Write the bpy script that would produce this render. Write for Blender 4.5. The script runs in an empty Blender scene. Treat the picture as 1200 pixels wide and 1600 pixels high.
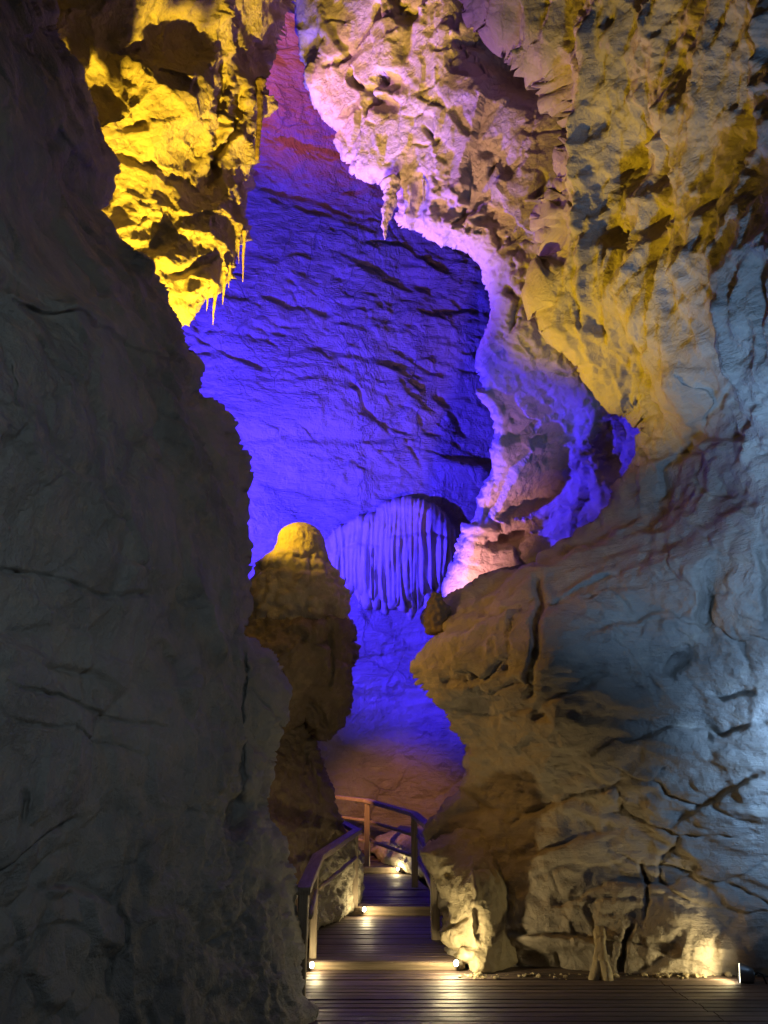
import bpy, math, random
import numpy as np
from mathutils import Vector, Matrix

random.seed(7)
S = bpy.context.scene
COL = S.collection
F = 1200.0
PITCH = math.atan(440.0 / 1200.0)
CP, SP_ = math.cos(PITCH), math.sin(PITCH)
CAM = np.array([0.0, 0.0, 1.6])

# ------------------------------------------------------------------ points
def ray(x, y):
    a = (np.asarray(x, float) - 600.0) / F
    b = (800.0 - np.asarray(y, float)) / F
    return np.stack([a, CP - SP_ * b, SP_ + CP * b], -1)
def P(x, y, t):
    return CAM + ray(x, y) * np.asarray(t, float)[..., None]
def V(x, y, t):
    return Vector(P(x, y, t).tolist())
def on_z(x, y, z):
    r = ray(x, y)
    return Vector((CAM + r * ((z - 1.6) / r[2])).tolist())
def t_on_z(y, z):
    return (z - 1.6) / ray(600, y)[2]

# ------------------------------------------------------------------ noise
def _hash(i, j, k, s):
    h = (i * 374761393 + j * 668265263 + k * 2147483647 * 0 + k * 1274126177 + s * 974634287) & 0xFFFFFFFF
    h = ((h ^ (h >> 13)) * 1274126177) & 0xFFFFFFFF
    h = ((h ^ (h >> 16)) * 2246822519) & 0xFFFFFFFF
    return (h ^ (h >> 15)) & 0xFFFFFFFF
def _rnd(i, j, k, s):
    return _hash(i, j, k, s).astype(np.float64) / 4294967296.0
_G = np.random.RandomState(3).normal(size=(256, 3)); _G /= np.linalg.norm(_G, axis=1)[:, None]
def perlin(p, s=0):
    i0 = np.floor(p).astype(np.int64); f = p - i0
    u = f * f * f * (f * (f * 6 - 15) + 10)
    out = 0
    for dx in (0, 1):
        for dy in (0, 1):
            for dz in (0, 1):
                g = _G[_hash(i0[:, 0] + dx, i0[:, 1] + dy, i0[:, 2] + dz, s) & 255]
                d = (g * (f - np.array([dx, dy, dz]))).sum(1)
                w = (u[:, 0] if dx else 1 - u[:, 0]) * (u[:, 1] if dy else 1 - u[:, 1]) * (u[:, 2] if dz else 1 - u[:, 2])
                out = out + w * d
    return out * 1.5
def fbm(p, freq, octv=4, s=0, gain=0.5, lac=2.1):
    a, o, tot = 1.0, 0, 0
    for n in range(octv):
        o = o + a * perlin(p * freq + 17.3 * n, s + n); tot += a
        a *= gain; freq *= lac
    return o / tot
def ridged(p, freq, octv=4, s=0, gain=0.55):
    a, o, tot = 1.0, 0, 0
    for n in range(octv):
        o = o + a * (1 - 2 * np.abs(perlin(p * freq + 9.1 * n, s + n))); tot += a
        a *= gain; freq *= 2.07
    return o / tot
def voro(p, freq, s=0, jit=0.95):
    """nearest cell distance, second distance, random tilt value"""
    q = p * freq
    i0 = np.floor(q).astype(np.int64)
    N = len(q); f1 = np.full(N, 9.0); f2 = np.full(N, 9.0); tilt = np.zeros(N); off = np.zeros(N)
    for dx in (-1, 0, 1):
        for dy in (-1, 0, 1):
            for dz in (-1, 0, 1):
                I, J, K = i0[:, 0] + dx, i0[:, 1] + dy, i0[:, 2] + dz
                c = np.stack([I + .5 + jit * (_rnd(I, J, K, s) - .5), J + .5 + jit * (_rnd(I, J, K, s + 1) - .5), K + .5 + jit * (_rnd(I, J, K, s + 2) - .5)], 1)
                dv = q - c; d = np.sqrt((dv * dv).sum(1))
                m = d < f1
                f2 = np.where(m, f1, np.minimum(f2, d))
                g = _G[_hash(I, J, K, s + 5) & 255]
                tilt = np.where(m, (g * dv).sum(1), tilt)
                off = np.where(m, _rnd(I, J, K, s + 9) - .5, off)
                f1 = np.where(m, d, f1)
    return f1, f2, tilt, off
def warp(p, freq, amp, s=0):
    return p + amp * np.stack([fbm(p, freq, 3, s), fbm(p, freq, 3, s + 31), fbm(p, freq, 3, s + 57)], 1)
def facet(p, freq, s=0, tilt=1.0, off=0.35):
    f1, f2, tl, of = voro(p, freq, s)
    e = np.clip((f2 - f1) / 0.16, 0, 1); e = e * e * (3 - 2 * e)
    return (tl * tilt + of * off) * e - (1 - e) * 0.12, f1, f2
def sstep(a, b, x):
    u = np.clip((x - a) / (b - a), 0, 1); return u * u * (3 - 2 * u)
def blob(x, y, cx, cy, rx, ry):
    return np.exp(-((x - cx) / rx) ** 2 - ((y - cy) / ry) ** 2)
def strata(p, n, freq, s=0, wob=0.35, wf=0.5, sharp=0.85):
    """ledges: slow swell outward then a sharp undercut, varying along the bed"""
    q = p @ np.asarray(n) + wob * fbm(p * np.array([1, 1, 1.0]), wf, 4, s)
    u = q * freq; k = np.floor(u); f = u - k
    ki = k.astype(np.int64); z = np.zeros_like(ki)
    str_ = _rnd(ki, z, z, s + 3)
    along = np.clip(fbm(p + k[:, None] * 3.7, 0.55, 3, s + 7) * 1.6 + .35, 0, 1)
    saw = np.where(f < sharp, f / sharp, (1 - f) / (1 - sharp))
    return saw * (0.25 + 0.75 * str_) * along

def joints(p, freq, s, n=(.2, -.1, .97), flat=2.2, wid=.045, wf=.9, wa=.30, cover=.15):
    """a connected net of thin fractures, cells drawn out along the bedding"""
    n = np.asarray(n, float) / np.linalg.norm(n)
    w = warp(p, wf, wa, s) + .03 * np.stack([fbm(p, 6, 2, s + 3), fbm(p, 6, 2, s + 4), fbm(p, 6, 2, s + 5)], 1)
    q = w + (flat - 1) * (w @ n)[:, None] * n
    f1, f2, tl, of = voro(q, freq, s)
    return np.exp(-((f2 - f1) / wid) ** 2) * np.clip(fbm(p, .7, 3, s + 11) * 3 + cover, 0, 1), of * np.clip((f2 - f1) / .12, 0, 1)
def folds(p, freq, s, e=(0, .7, -.7), st=.55):
    e = np.asarray(e, float) / np.linalg.norm(e)
    q = warp(p, .7, .25, s) ; q = q - st * (q @ e)[:, None] * e
    return (1 - 2.2 * np.abs(perlin(q * freq, s))) + .45 * (1 - 2.2 * np.abs(perlin(q * freq * 2.3, s + 1))) + .2 * (1 - 2.2 * np.abs(perlin(q * freq * 5, s + 2)))

# ------------------------------------------------------------------ objects
def tag(o, label=None, cat=None, group=None, kind=None):
    if label: o['label'] = label; kind = kind or 'thing'
    if cat: o['category'] = cat
    if group: o['group'] = group
    if kind: o['kind'] = kind
    return o
def empty(name, loc):
    o = bpy.data.objects.new(name, None); COL.objects.link(o); o.location = loc
    o.empty_display_size = 0.2
    return o
def link_mesh(name, verts, faces, mat, parent=None, smooth=True, origin=None):
    verts = np.asarray(verts, float)
    if origin is None:
        origin = np.array([verts[:, 0].mean(), verts[:, 1].mean(), verts[:, 2].min()]) if parent is None else np.array(parent.location)
    me = bpy.data.meshes.new(name)
    me.from_pydata((verts - origin).tolist(), [], faces)
    me.validate()
    me.polygons.foreach_set('use_smooth', [smooth] * len(me.polygons))
    o = bpy.data.objects.new(name, me); COL.objects.link(o)
    me.materials.append(mat)
    if parent is None: o.location = origin
    else: o.parent = parent
    return o

def inside_poly(x, y, poly):
    c = np.zeros(x.shape, bool); n = len(poly)
    for i in range(n):
        x1, y1 = poly[i]; x2, y2 = poly[(i + 1) % n]
        if y1 == y2: continue
        m = (y1 > y) != (y2 > y)
        c ^= m & (x < (x2 - x1) * (y - y1) / (y2 - y1) + x1)
    return c
def poly_dist(x, y, poly, closed=True):
    n = len(poly); Q = np.array(poly, float); T = np.zeros_like(Q)
    sg = np.diff(Q, axis=0); sg /= np.linalg.norm(sg, axis=1)[:, None] + 1e-9
    T[:-1] += sg; T[1:] += sg
    for _ in range(4): T[1:-1] = (T[:-2] + 2 * T[1:-1] + T[2:])
    T /= np.linalg.norm(T, axis=1)[:, None] + 1e-9
    best = np.full(x.shape, 1e18); bx = np.zeros(x.shape); by = np.zeros(x.shape); side = np.zeros(x.shape)
    for i in range(n if closed else n - 1):
        x1, y1 = poly[i]; x2, y2 = poly[(i + 1) % n]
        dx, dy = x2 - x1, y2 - y1; L = dx * dx + dy * dy + 1e-9
        u = np.clip(((x - x1) * dx + (y - y1) * dy) / L, 0, 1)
        qx, qy = x1 + u * dx, y1 + u * dy
        d = (x - qx) ** 2 + (y - qy) ** 2
        m = d < best
        best = np.where(m, d, best); bx = np.where(m, qx, bx); by = np.where(m, qy, by)
        tx = T[i, 0] * (1 - u) + T[(i + 1) % n, 0] * u; ty = T[i, 1] * (1 - u) + T[(i + 1) % n, 1] * u
        side = np.where(m, (x - qx) * ty - (y - qy) * tx, side)
    return np.sqrt(best), bx, by, side
def rough_line(pts, amp, seed, closed=True, seg=9.0):
    rs = np.random.RandomState(seed); pts = [np.array(p, float) for p in pts]
    for _ in range(5):
        out = []; n = len(pts)
        for i in range(n if closed else n - 1):
            a, b = pts[i], pts[(i + 1) % n]; out.append(a)
            L = np.linalg.norm(b - a)
            if L > seg:
                nrm = np.array([-(b - a)[1], (b - a)[0]]) / L
                out.append((a + b) / 2 + nrm * rs.uniform(-1, 1) * amp * min(L, 60) / 60)
        if not closed: out.append(pts[-1])
        pts = out
    return [tuple(p) for p in pts]
def tps(ctrl):
    c = np.array(ctrl, float); X = c[:, :2] / 400.0; n = len(c)
    def k(r2): return np.where(r2 > 0, 0.5 * r2 * np.log(r2 + 1e-12), 0)
    A = k(((X[:, None] - X[None]) ** 2).sum(-1)) + np.eye(n) * 0.003
    Q = np.hstack([np.ones((n, 1)), X])
    M = np.block([[A, Q], [Q.T, np.zeros((3, 3))]])
    w = np.linalg.solve(M, np.concatenate([c[:, 2], np.zeros(3)]))
    def f(x, y):
        q = np.stack([x, y], 1) / 400.0; o = w[n] + q @ w[n + 1:]
        for i in range(n):
            o = o + w[i] * k(((q - X[i]) ** 2).sum(1))
        return o
    return f

def apply_strokes(x, y, t, strokes, seed, gain=1.0):
    """carved creases ('g'), ridges ('r' = negative groove), ledges ('s', one-sided step) and hollows ('b')"""
    for n, st in enumerate(strokes):
        kind = st[0]
        if kind == 'b':
            _, cx, cy, rx, ry, ang, amp = st
            c, s_ = math.cos(math.radians(ang)), math.sin(math.radians(ang))
            u = ((x - cx) * c + (y - cy) * s_) / rx; v = (-(x - cx) * s_ + (y - cy) * c) / ry
            q3 = np.stack([x, y, 0 * x + n * 17.3], 1); r2 = (u * u + v * v) * (1 + .9 * fbm(q3, 1.2 / max(rx, ry), 3, 9))
            t = t + (.7 * amp) * np.exp(-np.maximum(r2, 0) ** 1.5)
            continue
        _, pts, w, amp = st[:4]; amp = amp * gain
        if kind == 'g': w = w * .6
        pts = rough_line(pts, 5, seed * 100 + n, closed=False, seg=12)
        A = np.array(pts); m = (x > A[:, 0].min() - 5 * w) & (x < A[:, 0].max() + 5 * w) & (y > A[:, 1].min() - 5 * w) & (y < A[:, 1].max() + 5 * w)
        if not m.any(): continue
        xm, ym = x[m], y[m]
        d, bx, by, side = poly_dist(xm, ym, pts, closed=False)
        q3 = np.stack([xm, ym, 0 * xm + n * 31.7], 1)
        if kind == 'g': d = np.abs(d + .9 * w * fbm(q3, .06, 3, 5)) * (1 + .5 * fbm(q3, .03, 2, 8))
        else: d = np.maximum(d + .15 * w * fbm(q3, .03, 2, 5), 0)
        # taper towards both ends
        e = np.minimum(np.hypot(bx - A[0, 0], by - A[0, 1]), np.hypot(bx - A[-1, 0], by - A[-1, 1]))
        L = np.linalg.norm(np.diff(A, axis=0), axis=1).sum()
        tp = np.clip(e / (0.18 * L + 1), 0.0, 1) ** .7
        if kind == 'g':
            h = amp * np.exp(-(d / w) ** 2) * tp
        else:
            h = amp * np.exp(-d / w) * sstep(0, max(6.0, abs(amp) * 60), side) * tp
        t = t.copy(); t[m] += h
    return t

def rock(name, outline, ctrl, mat, sp=3.0, edge=(30, .4), strokes=(), disp=None, thick=0.8, back=(0, 0), seed=1, amp=5, parent=None, origin=None, gain=1.0):
    poly = rough_line(outline, amp, seed) if amp else outline
    A = np.array(poly)
    xs = np.arange(A[:, 0].min(), A[:, 0].max() + sp, sp); ys = np.arange(A[:, 1].min(), A[:, 1].max() + sp, sp)
    X, Y = np.meshgrid(xs, ys); sh = X.shape; X, Y = X.ravel(), Y.ravel()
    d, bx, by, _ = poly_dist(X, Y, poly)
    sd = np.where(inside_poly(X, Y, poly), d, -d)
    keep = sd > -0.55 * sp
    snap = np.abs(sd) < 0.55 * sp
    X = np.where(snap, bx, X); Y = np.where(snap, by, Y); sd = np.where(snap, 0, sd)
    idx = np.full(len(X), -1); idx[keep] = np.arange(keep.sum())
    I = idx.reshape(sh)
    q = np.stack([I[:-1, :-1], I[1:, :-1], I[1:, 1:], I[:-1, 1:]], -1).reshape(-1, 4)
    q = q[(q >= 0).all(1)]
    x, y, s_ = X[keep], Y[keep], sd[keep]
    used = np.zeros(len(x), bool); used[q.ravel()] = True
    re = np.cumsum(used) - 1; q = re[q]; x, y, s_ = x[used], y[used], s_[used]
    t = tps(ctrl)(x, y)
    if edge:
        u = np.clip(s_ / edge[0], 0, 1)
        t = t + edge[1] * (1 - np.sqrt(np.clip(1 - (1 - u) ** 2, 0, 1)))
    pb = P(x, y, t)
    t = apply_strokes(x, y, t, strokes, seed, gain)
    p = P(x, y, t)
    def normals(p):
        fn = np.cross(p[q[:, 2]] - p[q[:, 0]], p[q[:, 3]] - p[q[:, 1]])
        n = np.zeros_like(p)
        for c in range(4): np.add.at(n, q[:, c], fn)
        n /= np.linalg.norm(n, axis=1)[:, None] + 1e-12
        f = ((CAM - p) * n).sum(1)
        return n * np.where(f.mean() < 0, -1, 1)
    if disp is not None:
        n = normals(pb)
        h = disp(p, x, y)
        p = p + n * h[:, None]
    # the flanks running back into the dark
    e = np.concatenate([q[:, [0, 1]], q[:, [1, 2]], q[:, [2, 3]], q[:, [3, 0]]])
    es = np.sort(e, 1); key = es[:, 0].astype(np.int64) * len(p) + es[:, 1]
    uq, first, cnt = np.unique(key, return_index=True, return_counts=True)
    be = e[first[cnt == 1]]
    bv = np.unique(be); m = {int(v): i for i, v in enumerate(bv)}
    dirs = (p[bv] - CAM); dirs /= np.linalg.norm(dirs, axis=1)[:, None]
    dirs = dirs + np.array([back[0], 0, back[1]])
    verts = [p]; faces = q.tolist(); base = len(p); prev = {int(v): int(v) for v in bv}
    for r in (0.15, 0.45, 1.0):
        pr = p[bv] + dirs * thick * r
        if r > .2: pr = pr + 0.06 * thick * np.stack([fbm(pr, 2.5, 2, 5), fbm(pr, 2.5, 2, 6), fbm(pr, 2.5, 2, 8)], 1)
        verts.append(pr); cur = {int(v): base + m[int(v)] for v in bv}; base += len(bv)
        for a, b in be:
            a, b = int(a), int(b); faces.append((prev[b], prev[a], cur[a], cur[b]))
        prev = cur
    return link_mesh(name, np.concatenate(verts), faces, mat, parent, True, origin)

# ------------------------------------------------------------------ materials
def new_mat(name):
    m = bpy.data.materials.new(name); m.use_nodes = True
    nt = m.node_tree; b = nt.nodes['Principled BSDF']
    return m, nt, b
def N(nt, typ, **kw):
    n = nt.nodes.new(typ)
    for k, v in kw.items():
        if k in n.inputs.keys(): n.inputs[k].default_value = v
        else: setattr(n, k, v)
    return n
def rock_mat(name, c1, c2, c3, scale=1.0, bump=0.35, rough=0.8, spec=0.25, pits=0.4, grain=1.0, stretch=(1, 1, 1), beds=1.0, cracks=1.0, bedz=3.6):
    m, nt, b = new_mat(name); L = nt.links.new
    tc = N(nt, 'ShaderNodeTexCoord'); mp = N(nt, 'ShaderNodeMapping'); mp.inputs['Scale'].default_value = stretch
    L(tc.outputs['Object'], mp.inputs['Vector'])
    big = N(nt, 'ShaderNodeTexNoise', Scale=0.9 * scale, Detail=7.0, Roughness=0.62, Distortion=0.6)
    med = N(nt, 'ShaderNodeTexNoise', Scale=5.0 * scale, Detail=8.0, Roughness=0.7, Distortion=0.3)
    fine = N(nt, 'ShaderNodeTexNoise', Scale=38.0 * scale, Detail=6.0, Roughness=0.7)
    vor = N(nt, 'ShaderNodeTexVoronoi', Scale=16.0 * scale)
    for n in (big, med, fine, vor): L(mp.outputs['Vector'], n.inputs['Vector'])
    r1 = N(nt, 'ShaderNodeValToRGB'); r1.color_ramp.elements[0].position = .36; r1.color_ramp.elements[1].position = .64
    r1.color_ramp.elements[0].color = (*c1, 1); r1.color_ramp.elements[1].color = (*c2, 1)
    L(big.outputs['Fac'], r1.inputs['Fac'])
    r2 = N(nt, 'ShaderNodeValToRGB'); r2.color_ramp.elements[0].position = .50; r2.color_ramp.elements[1].position = .72
    L(med.outputs['Fac'], r2.inputs['Fac'])
    mx = N(nt, 'ShaderNodeMix', data_type='RGBA'); L(r2.outputs['Color'], mx.inputs[0]); L(r1.outputs['Color'], mx.inputs[6]); mx.inputs[7].default_value = (*c3, 1)
    L(mx.outputs[2], b.inputs['Base Color'])
    b.inputs['Roughness'].default_value = rough; b.inputs['Specular IOR Level'].default_value = spec
    a1 = N(nt, 'ShaderNodeMath', operation='MULTIPLY'); L(fine.outputs['Fac'], a1.inputs[0]); a1.inputs[1].default_value = 0.10 * grain
    a2 = N(nt, 'ShaderNodeMath', operation='MULTIPLY'); L(med.outputs['Fac'], a2.inputs[0]); a2.inputs[1].default_value = 0.35
    a3 = N(nt, 'ShaderNodeMath', operation='MULTIPLY'); L(vor.outputs['Distance'], a3.inputs[0]); a3.inputs[1].default_value = -0.12 * pits
    s1 = N(nt, 'ShaderNodeMath', operation='ADD'); L(a1.outputs[0], s1.inputs[0]); L(a2.outputs[0], s1.inputs[1])
    s2 = N(nt, 'ShaderNodeMath', operation='ADD'); L(s1.outputs[0], s2.inputs[0]); L(a3.outputs[0], s2.inputs[1])
    bed_m = N(nt, 'ShaderNodeMapping'); bed_m.inputs['Scale'].default_value = (1.0, 1.0, bedz); bed_m.inputs['Rotation'].default_value = (.12, .28, 0)
    L(tc.outputs['Object'], bed_m.inputs['Vector'])
    bmask = N(nt, 'ShaderNodeTexNoise', Scale=1.3 * scale, Detail=3.0); L(tc.outputs['Object'], bmask.inputs['Vector'])
    bed = N(nt, 'ShaderNodeTexNoise', Scale=3.4 * scale, Detail=9.0, Roughness=.72, Distortion=.8); L(bed_m.outputs[0], bed.inputs['Vector'])
    wv = N(nt, 'ShaderNodeMix', data_type='VECTOR'); wv.inputs[0].default_value = .22
    L(tc.outputs['Object'], wv.inputs[4]); L(med.outputs['Color'], wv.inputs[5])
    ck = N(nt, 'ShaderNodeTexVoronoi', Scale=2.3 * scale, feature='DISTANCE_TO_EDGE'); L(wv.outputs[1], ck.inputs['Vector'])
    cr = N(nt, 'ShaderNodeMapRange'); cr.inputs[1].default_value = 0; cr.inputs[2].default_value = .018; L(ck.outputs['Distance'], cr.inputs[0])
    cmask = N(nt, 'ShaderNodeMapRange'); cmask.inputs[1].default_value = .48; cmask.inputs[2].default_value = .6; cmask.inputs[4].default_value = .10 * cracks; L(big.outputs['Fac'], cmask.inputs[0])
    cm = N(nt, 'ShaderNodeMath', operation='MULTIPLY'); L(cr.outputs[0], cm.inputs[0]); L(cmask.outputs[0], cm.inputs[1])
    bk = N(nt, 'ShaderNodeMapRange'); bk.inputs[1].default_value = .40; bk.inputs[2].default_value = .62; bk.inputs[3].default_value = .04 * beds; bk.inputs[4].default_value = .34 * beds; L(bmask.outputs['Fac'], bk.inputs[0])
    b1 = N(nt, 'ShaderNodeMath', operation='MULTIPLY'); L(bed.outputs['Fac'], b1.inputs[0]); L(bk.outputs[0], b1.inputs[1])
    s3 = N(nt, 'ShaderNodeMath', operation='ADD'); L(s2.outputs[0], s3.inputs[0]); L(b1.outputs[0], s3.inputs[1])
    s4 = N(nt, 'ShaderNodeMath', operation='ADD'); L(s3.outputs[0], s4.inputs[0]); L(cm.outputs[0], s4.inputs[1])
    bp = N(nt, 'ShaderNodeBump', Strength=bump, Distance=0.30 / scale); L(s4.outputs[0], bp.inputs['Height'])
    L(bp.outputs['Normal'], b.inputs['Normal'])
    return m
def wood_mat(name, c1, c2, rough=(.35, .6), axis=0, scale=1.0, bump=.3, coat=0.0):
    m, nt, b = new_mat(name); L = nt.links.new
    tc = N(nt, 'ShaderNodeTexCoord'); mp = N(nt, 'ShaderNodeMapping')
    sc = [14.0, 14.0, 14.0]; sc[axis] = 0.9; mp.inputs['Scale'].default_value = [s * scale for s in sc]
    L(tc.outputs['Object'], mp.inputs['Vector'])
    g = N(nt, 'ShaderNodeTexNoise', Scale=2.2, Detail=8.0, Roughness=0.65, Distortion=0.5); L(mp.outputs[0], g.inputs['Vector'])
    g2 = N(nt, 'ShaderNodeTexNoise', Scale=1.7, Detail=5.0, Roughness=0.6); L(tc.outputs['Object'], g2.inputs['Vector'])
    r = N(nt, 'ShaderNodeValToRGB'); r.color_ramp.elements[0].position = .33; r.color_ramp.elements[1].position = .68
    r.color_ramp.elements[0].color = (*c1, 1); r.color_ramp.elements[1].color = (*c2, 1); L(g.outputs['Fac'], r.inputs['Fac'])
    oi = N(nt, 'ShaderNodeNewGeometry')
    hv = N(nt, 'ShaderNodeHueSaturation'); mr0 = N(nt, 'ShaderNodeMapRange'); mr0.inputs[3].default_value = .6; mr0.inputs[4].default_value = 1.35
    L(oi.outputs['Random Per Island'], mr0.inputs[0]); L(mr0.outputs[0], hv.inputs['Value']); L(r.outputs['Color'], hv.inputs['Color'])
    L(hv.outputs['Color'], b.inputs['Base Color'])
    mr = N(nt, 'ShaderNodeMapRange'); mr.inputs[1].default_value = .35; mr.inputs[2].default_value = .65
    mr.inputs[3].default_value = rough[0]; mr.inputs[4].default_value = rough[1]
    L(g2.outputs['Fac'], mr.inputs[0]); L(mr.outputs[0], b.inputs['Roughness'])
    bp = N(nt, 'ShaderNodeBump', Strength=bump, Distance=0.02); L(g.outputs['Fac'], bp.inputs['Height']); L(bp.outputs['Normal'], b.inputs['Normal'])
    b.inputs['Specular IOR Level'].default_value = .5
    return m
def flat_mat(name, c, rough=.5, metal=0.0):
    m, nt, b = new_mat(name)
    nz = N(nt, 'ShaderNodeTexNoise', Scale=30.0, Detail=4.0); r = N(nt, 'ShaderNodeValToRGB')
    r.color_ramp.elements[0].color = (*[v * .75 for v in c], 1); r.color_ramp.elements[1].color = (*c, 1)
    nt.links.new(nz.outputs['Fac'], r.inputs['Fac']); nt.links.new(r.outputs['Color'], b.inputs['Base Color'])
    b.inputs['Roughness'].default_value = rough; b.inputs['Metallic'].default_value = metal
    return m
def glow_mat(name, c, s):
    m, nt, b = new_mat(name)
    b.inputs['Emission Color'].default_value = (*c, 1); b.inputs['Emission Strength'].default_value = s
    b.inputs['Base Color'].default_value = (.8, .8, .8, 1)
    return m

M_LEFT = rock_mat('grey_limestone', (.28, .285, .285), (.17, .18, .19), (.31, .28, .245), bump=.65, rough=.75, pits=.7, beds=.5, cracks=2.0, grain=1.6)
M_PEND = rock_mat('pale_limestone', (.50, .42, .30), (.42, .36, .27), (.56, .48, .36), bump=.8, pits=.6, beds=.6)
M_RIGHT = rock_mat('buff_limestone', (.42, .35, .265), (.34, .295, .235), (.48, .40, .29), bump=.65, pits=.25, beds=1.0, bedz=8.0, cracks=1.6)
M_ARCH = rock_mat('cream_limestone', (.52, .46, .40), (.46, .40, .35), (.56, .50, .42), bump=.7, pits=.3, beds=.7, cracks=1.4)
M_BACK = rock_mat('bedded_limestone', (.46, .41, .36), (.40, .36, .32), (.50, .45, .39), scale=.6, bump=.8, pits=.1, beds=1.1, cracks=2.5, bedz=8.0)
M_FLOW = rock_mat('calcite', (.56, .50, .44), (.50, .44, .38), (.60, .55, .48), scale=.9, bump=.3, pits=.1, rough=.55, spec=.4, beds=0, cracks=0)
M_STAL = rock_mat('damp_calcite', (.46, .36, .22), (.40, .30, .18), (.52, .42, .28), scale=2.2, bump=.5, pits=.7, rough=.5, spec=.4, beds=0, cracks=0)
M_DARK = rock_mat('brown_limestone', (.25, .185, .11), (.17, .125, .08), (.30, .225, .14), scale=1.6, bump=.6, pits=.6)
M_STONE = rock_mat('rough_stone', (.42, .37, .27), (.35, .31, .23), (.48, .43, .32), scale=2.5, bump=.9, pits=1.2)
M_BOULD = rock_mat('pale_boulder_stone', (.48, .40, .25), (.40, .33, .21), (.52, .44, .29), scale=1.6, bump=.6, pits=.5)
M_GROUND = rock_mat('ground_earth', (.12, .10, .08), (.08, .07, .06), (.15, .12, .09), scale=2.0, bump=.8)
M_DECK = wood_mat('wet_decking', (.045, .031, .027), (.125, .086, .072), rough=(.48, .7), axis=0, bump=.6)
M_RAIL = wood_mat('weathered_timber', (.16, .12, .085), (.30, .24, .165), rough=(.5, .75), axis=1, scale=1.2, bump=.4)
M_POST = wood_mat('weathered_post_timber', (.15, .115, .08), (.29, .23, .16), rough=(.5, .75), axis=2, scale=1.2, bump=.4)
M_RISER = wood_mat('riser_timber', (.12, .09, .06), (.27, .20, .13), rough=(.55, .75), axis=0, bump=.8)
M_METAL = flat_mat('lamp_metal', (.35, .35, .36), .35, .9)
M_BLACK = flat_mat('black_iron', (.012, .012, .012), .6)
M_LENS = glow_mat('lamp_lens', (1.0, .88, .62), 40)
M_LENS2 = glow_mat('flood_lens', (1.0, .90, .62), 14)

# ------------------------------------------------------------------ rock surfaces
def d_left(p, x, y):
    w = warp(p, .8, .35, 3)
    a, f1, f2 = facet(w, 1.0, 11); b, _, _ = facet(w, 2.6, 21)
    rgh = sstep(-40, 60, x - 300 + 40 * np.sin(y / 90.)) * .6 + .12 + .5 * blob(x, y, 180, 590, 120, 40) + .7 * blob(x, y, 330, 1420, 110, 110)
    st = strata(p, (.05, .12, .98), 1.1, 4, .3, .5, .9)
    jn, jo = joints(p, .9, 321, (.05, .12, .98), 2.0)
    return .10 * a + .05 * b - .045 * jn + .06 * jo + .08 * fbm(p, .7, 4, 2) + .04 * st + rgh * (.04 * ridged(p, 7, 4, 8) + .025 * fbm(p, 22, 3, 9)) + .02 * fbm(p, 6, 5, 5, .6)
def d_pend(p, x, y):
    w = warp(p, 1.2, .3, 5)
    f1, f2, tl, of = voro(w, 1.15, 31); g1, g2, tl2, of2 = voro(w, 2.6, 41)
    sc = (f1 ** 2) * .30 - .08; sc2 = g1 ** 2 * .12 - .04
    rgh = .35 + .65 * sstep(-.1, .25, fbm(p, .9, 3, 77))
    rgh = rgh * (1 + 1.2 * blob(x, y, 400, 60, 50, 120))
    return -sc * -1.0 + .08 * tl + sc2 + .05 * tl2 + .10 * fbm(p, .8, 4, 3) + rgh * (.05 * ridged(p, 5, 4, 8) + .03 * fbm(p, 15, 4, 10))
def d_right(p, x, y):
    w = warp(p, .9, .35, 8)
    up = sstep(900, 500, y + .25 * (x - 900))          # scalloped vault above, smoother beds below
    sc = .24 * folds(p, .95, 51) + .12 * fbm(p, .6, 2, 52) + .05 * folds(p, 2.6, 57, (0, .7, -.7), .3) + .035 * ridged(p, 4.5, 4, 59)
    jn, jo = joints(p, 1.1, 311)
    a, _, _ = facet(w, .8, 71); b, _, _ = facet(w, 2.1, 81)
    st = strata(p, (.22, -.1, .97), 1.5, 14, .35, .5, .88)
    rgh = .25 + .75 * sstep(0, .3, fbm(p, .8, 3, 79)) * sstep(1150, 900, x)
    tip = blob(x, y, 740, 1000, 110, 60)
    return up * sc * 1.05 - .05 * jn * (1 - .6 * up) + .04 * jo * (1 - up) + (1 - up) * .06 * folds(p, 1.3, 54, (1, 0, -.25), .6) + (1 - up) * (.10 * a + .035 * b + .09 * st) + .06 * fbm(p, .8, 5, 6) + .03 * ridged(p @ np.array([[1,0,.2],[0,1,0],[-.9,0,3.2]]), 1.6, 4, 23) + (rgh * .018 + tip * .008) * ridged(p, 6, 4, 18) + .02 * fbm(p, 9, 5, 20, .6) \
        + .018 * tip * strata(p, (.3, 0, .95), 6, 24, .2, .8)
def d_arch(p, x, y):
    w = warp(p, .8, .5, 12)
    q = w @ np.array([[.9, 0, .3], [0, 1, 0], [-.35, 0, .55]])
    f1, f2, tl, of = voro(q, .9, 91); g1, g2, tl2, of2 = voro(q, 2.0, 95)
    low = sstep(600, 720, y)
    holes = sstep(.32, .45, fbm(q, 1.5, 3, 46)) * (1 - low)
    h1, h2, tl3, of3 = voro(q, .42, 98)
    return .13 * tl3 + (.065 * tl + .03 * of + f1 ** 2 * .07 + .045 * tl2 + .012 * of2) * (1 - .5 * low) + .06 * fbm(p, .6, 4, 2) + .022 * ridged(p, 3, 4, 33) + .025 * fbm(p, 7, 5, 21, .6) - .26 * holes \
        + - .045 * joints(p, 1.3, 331, (-.5, 0, .8), 1.8)[0] + low * (.06 * ridged(p, 1.3, 4, 39) + .035 * ridged(p, 5, 3, 40))
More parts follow.
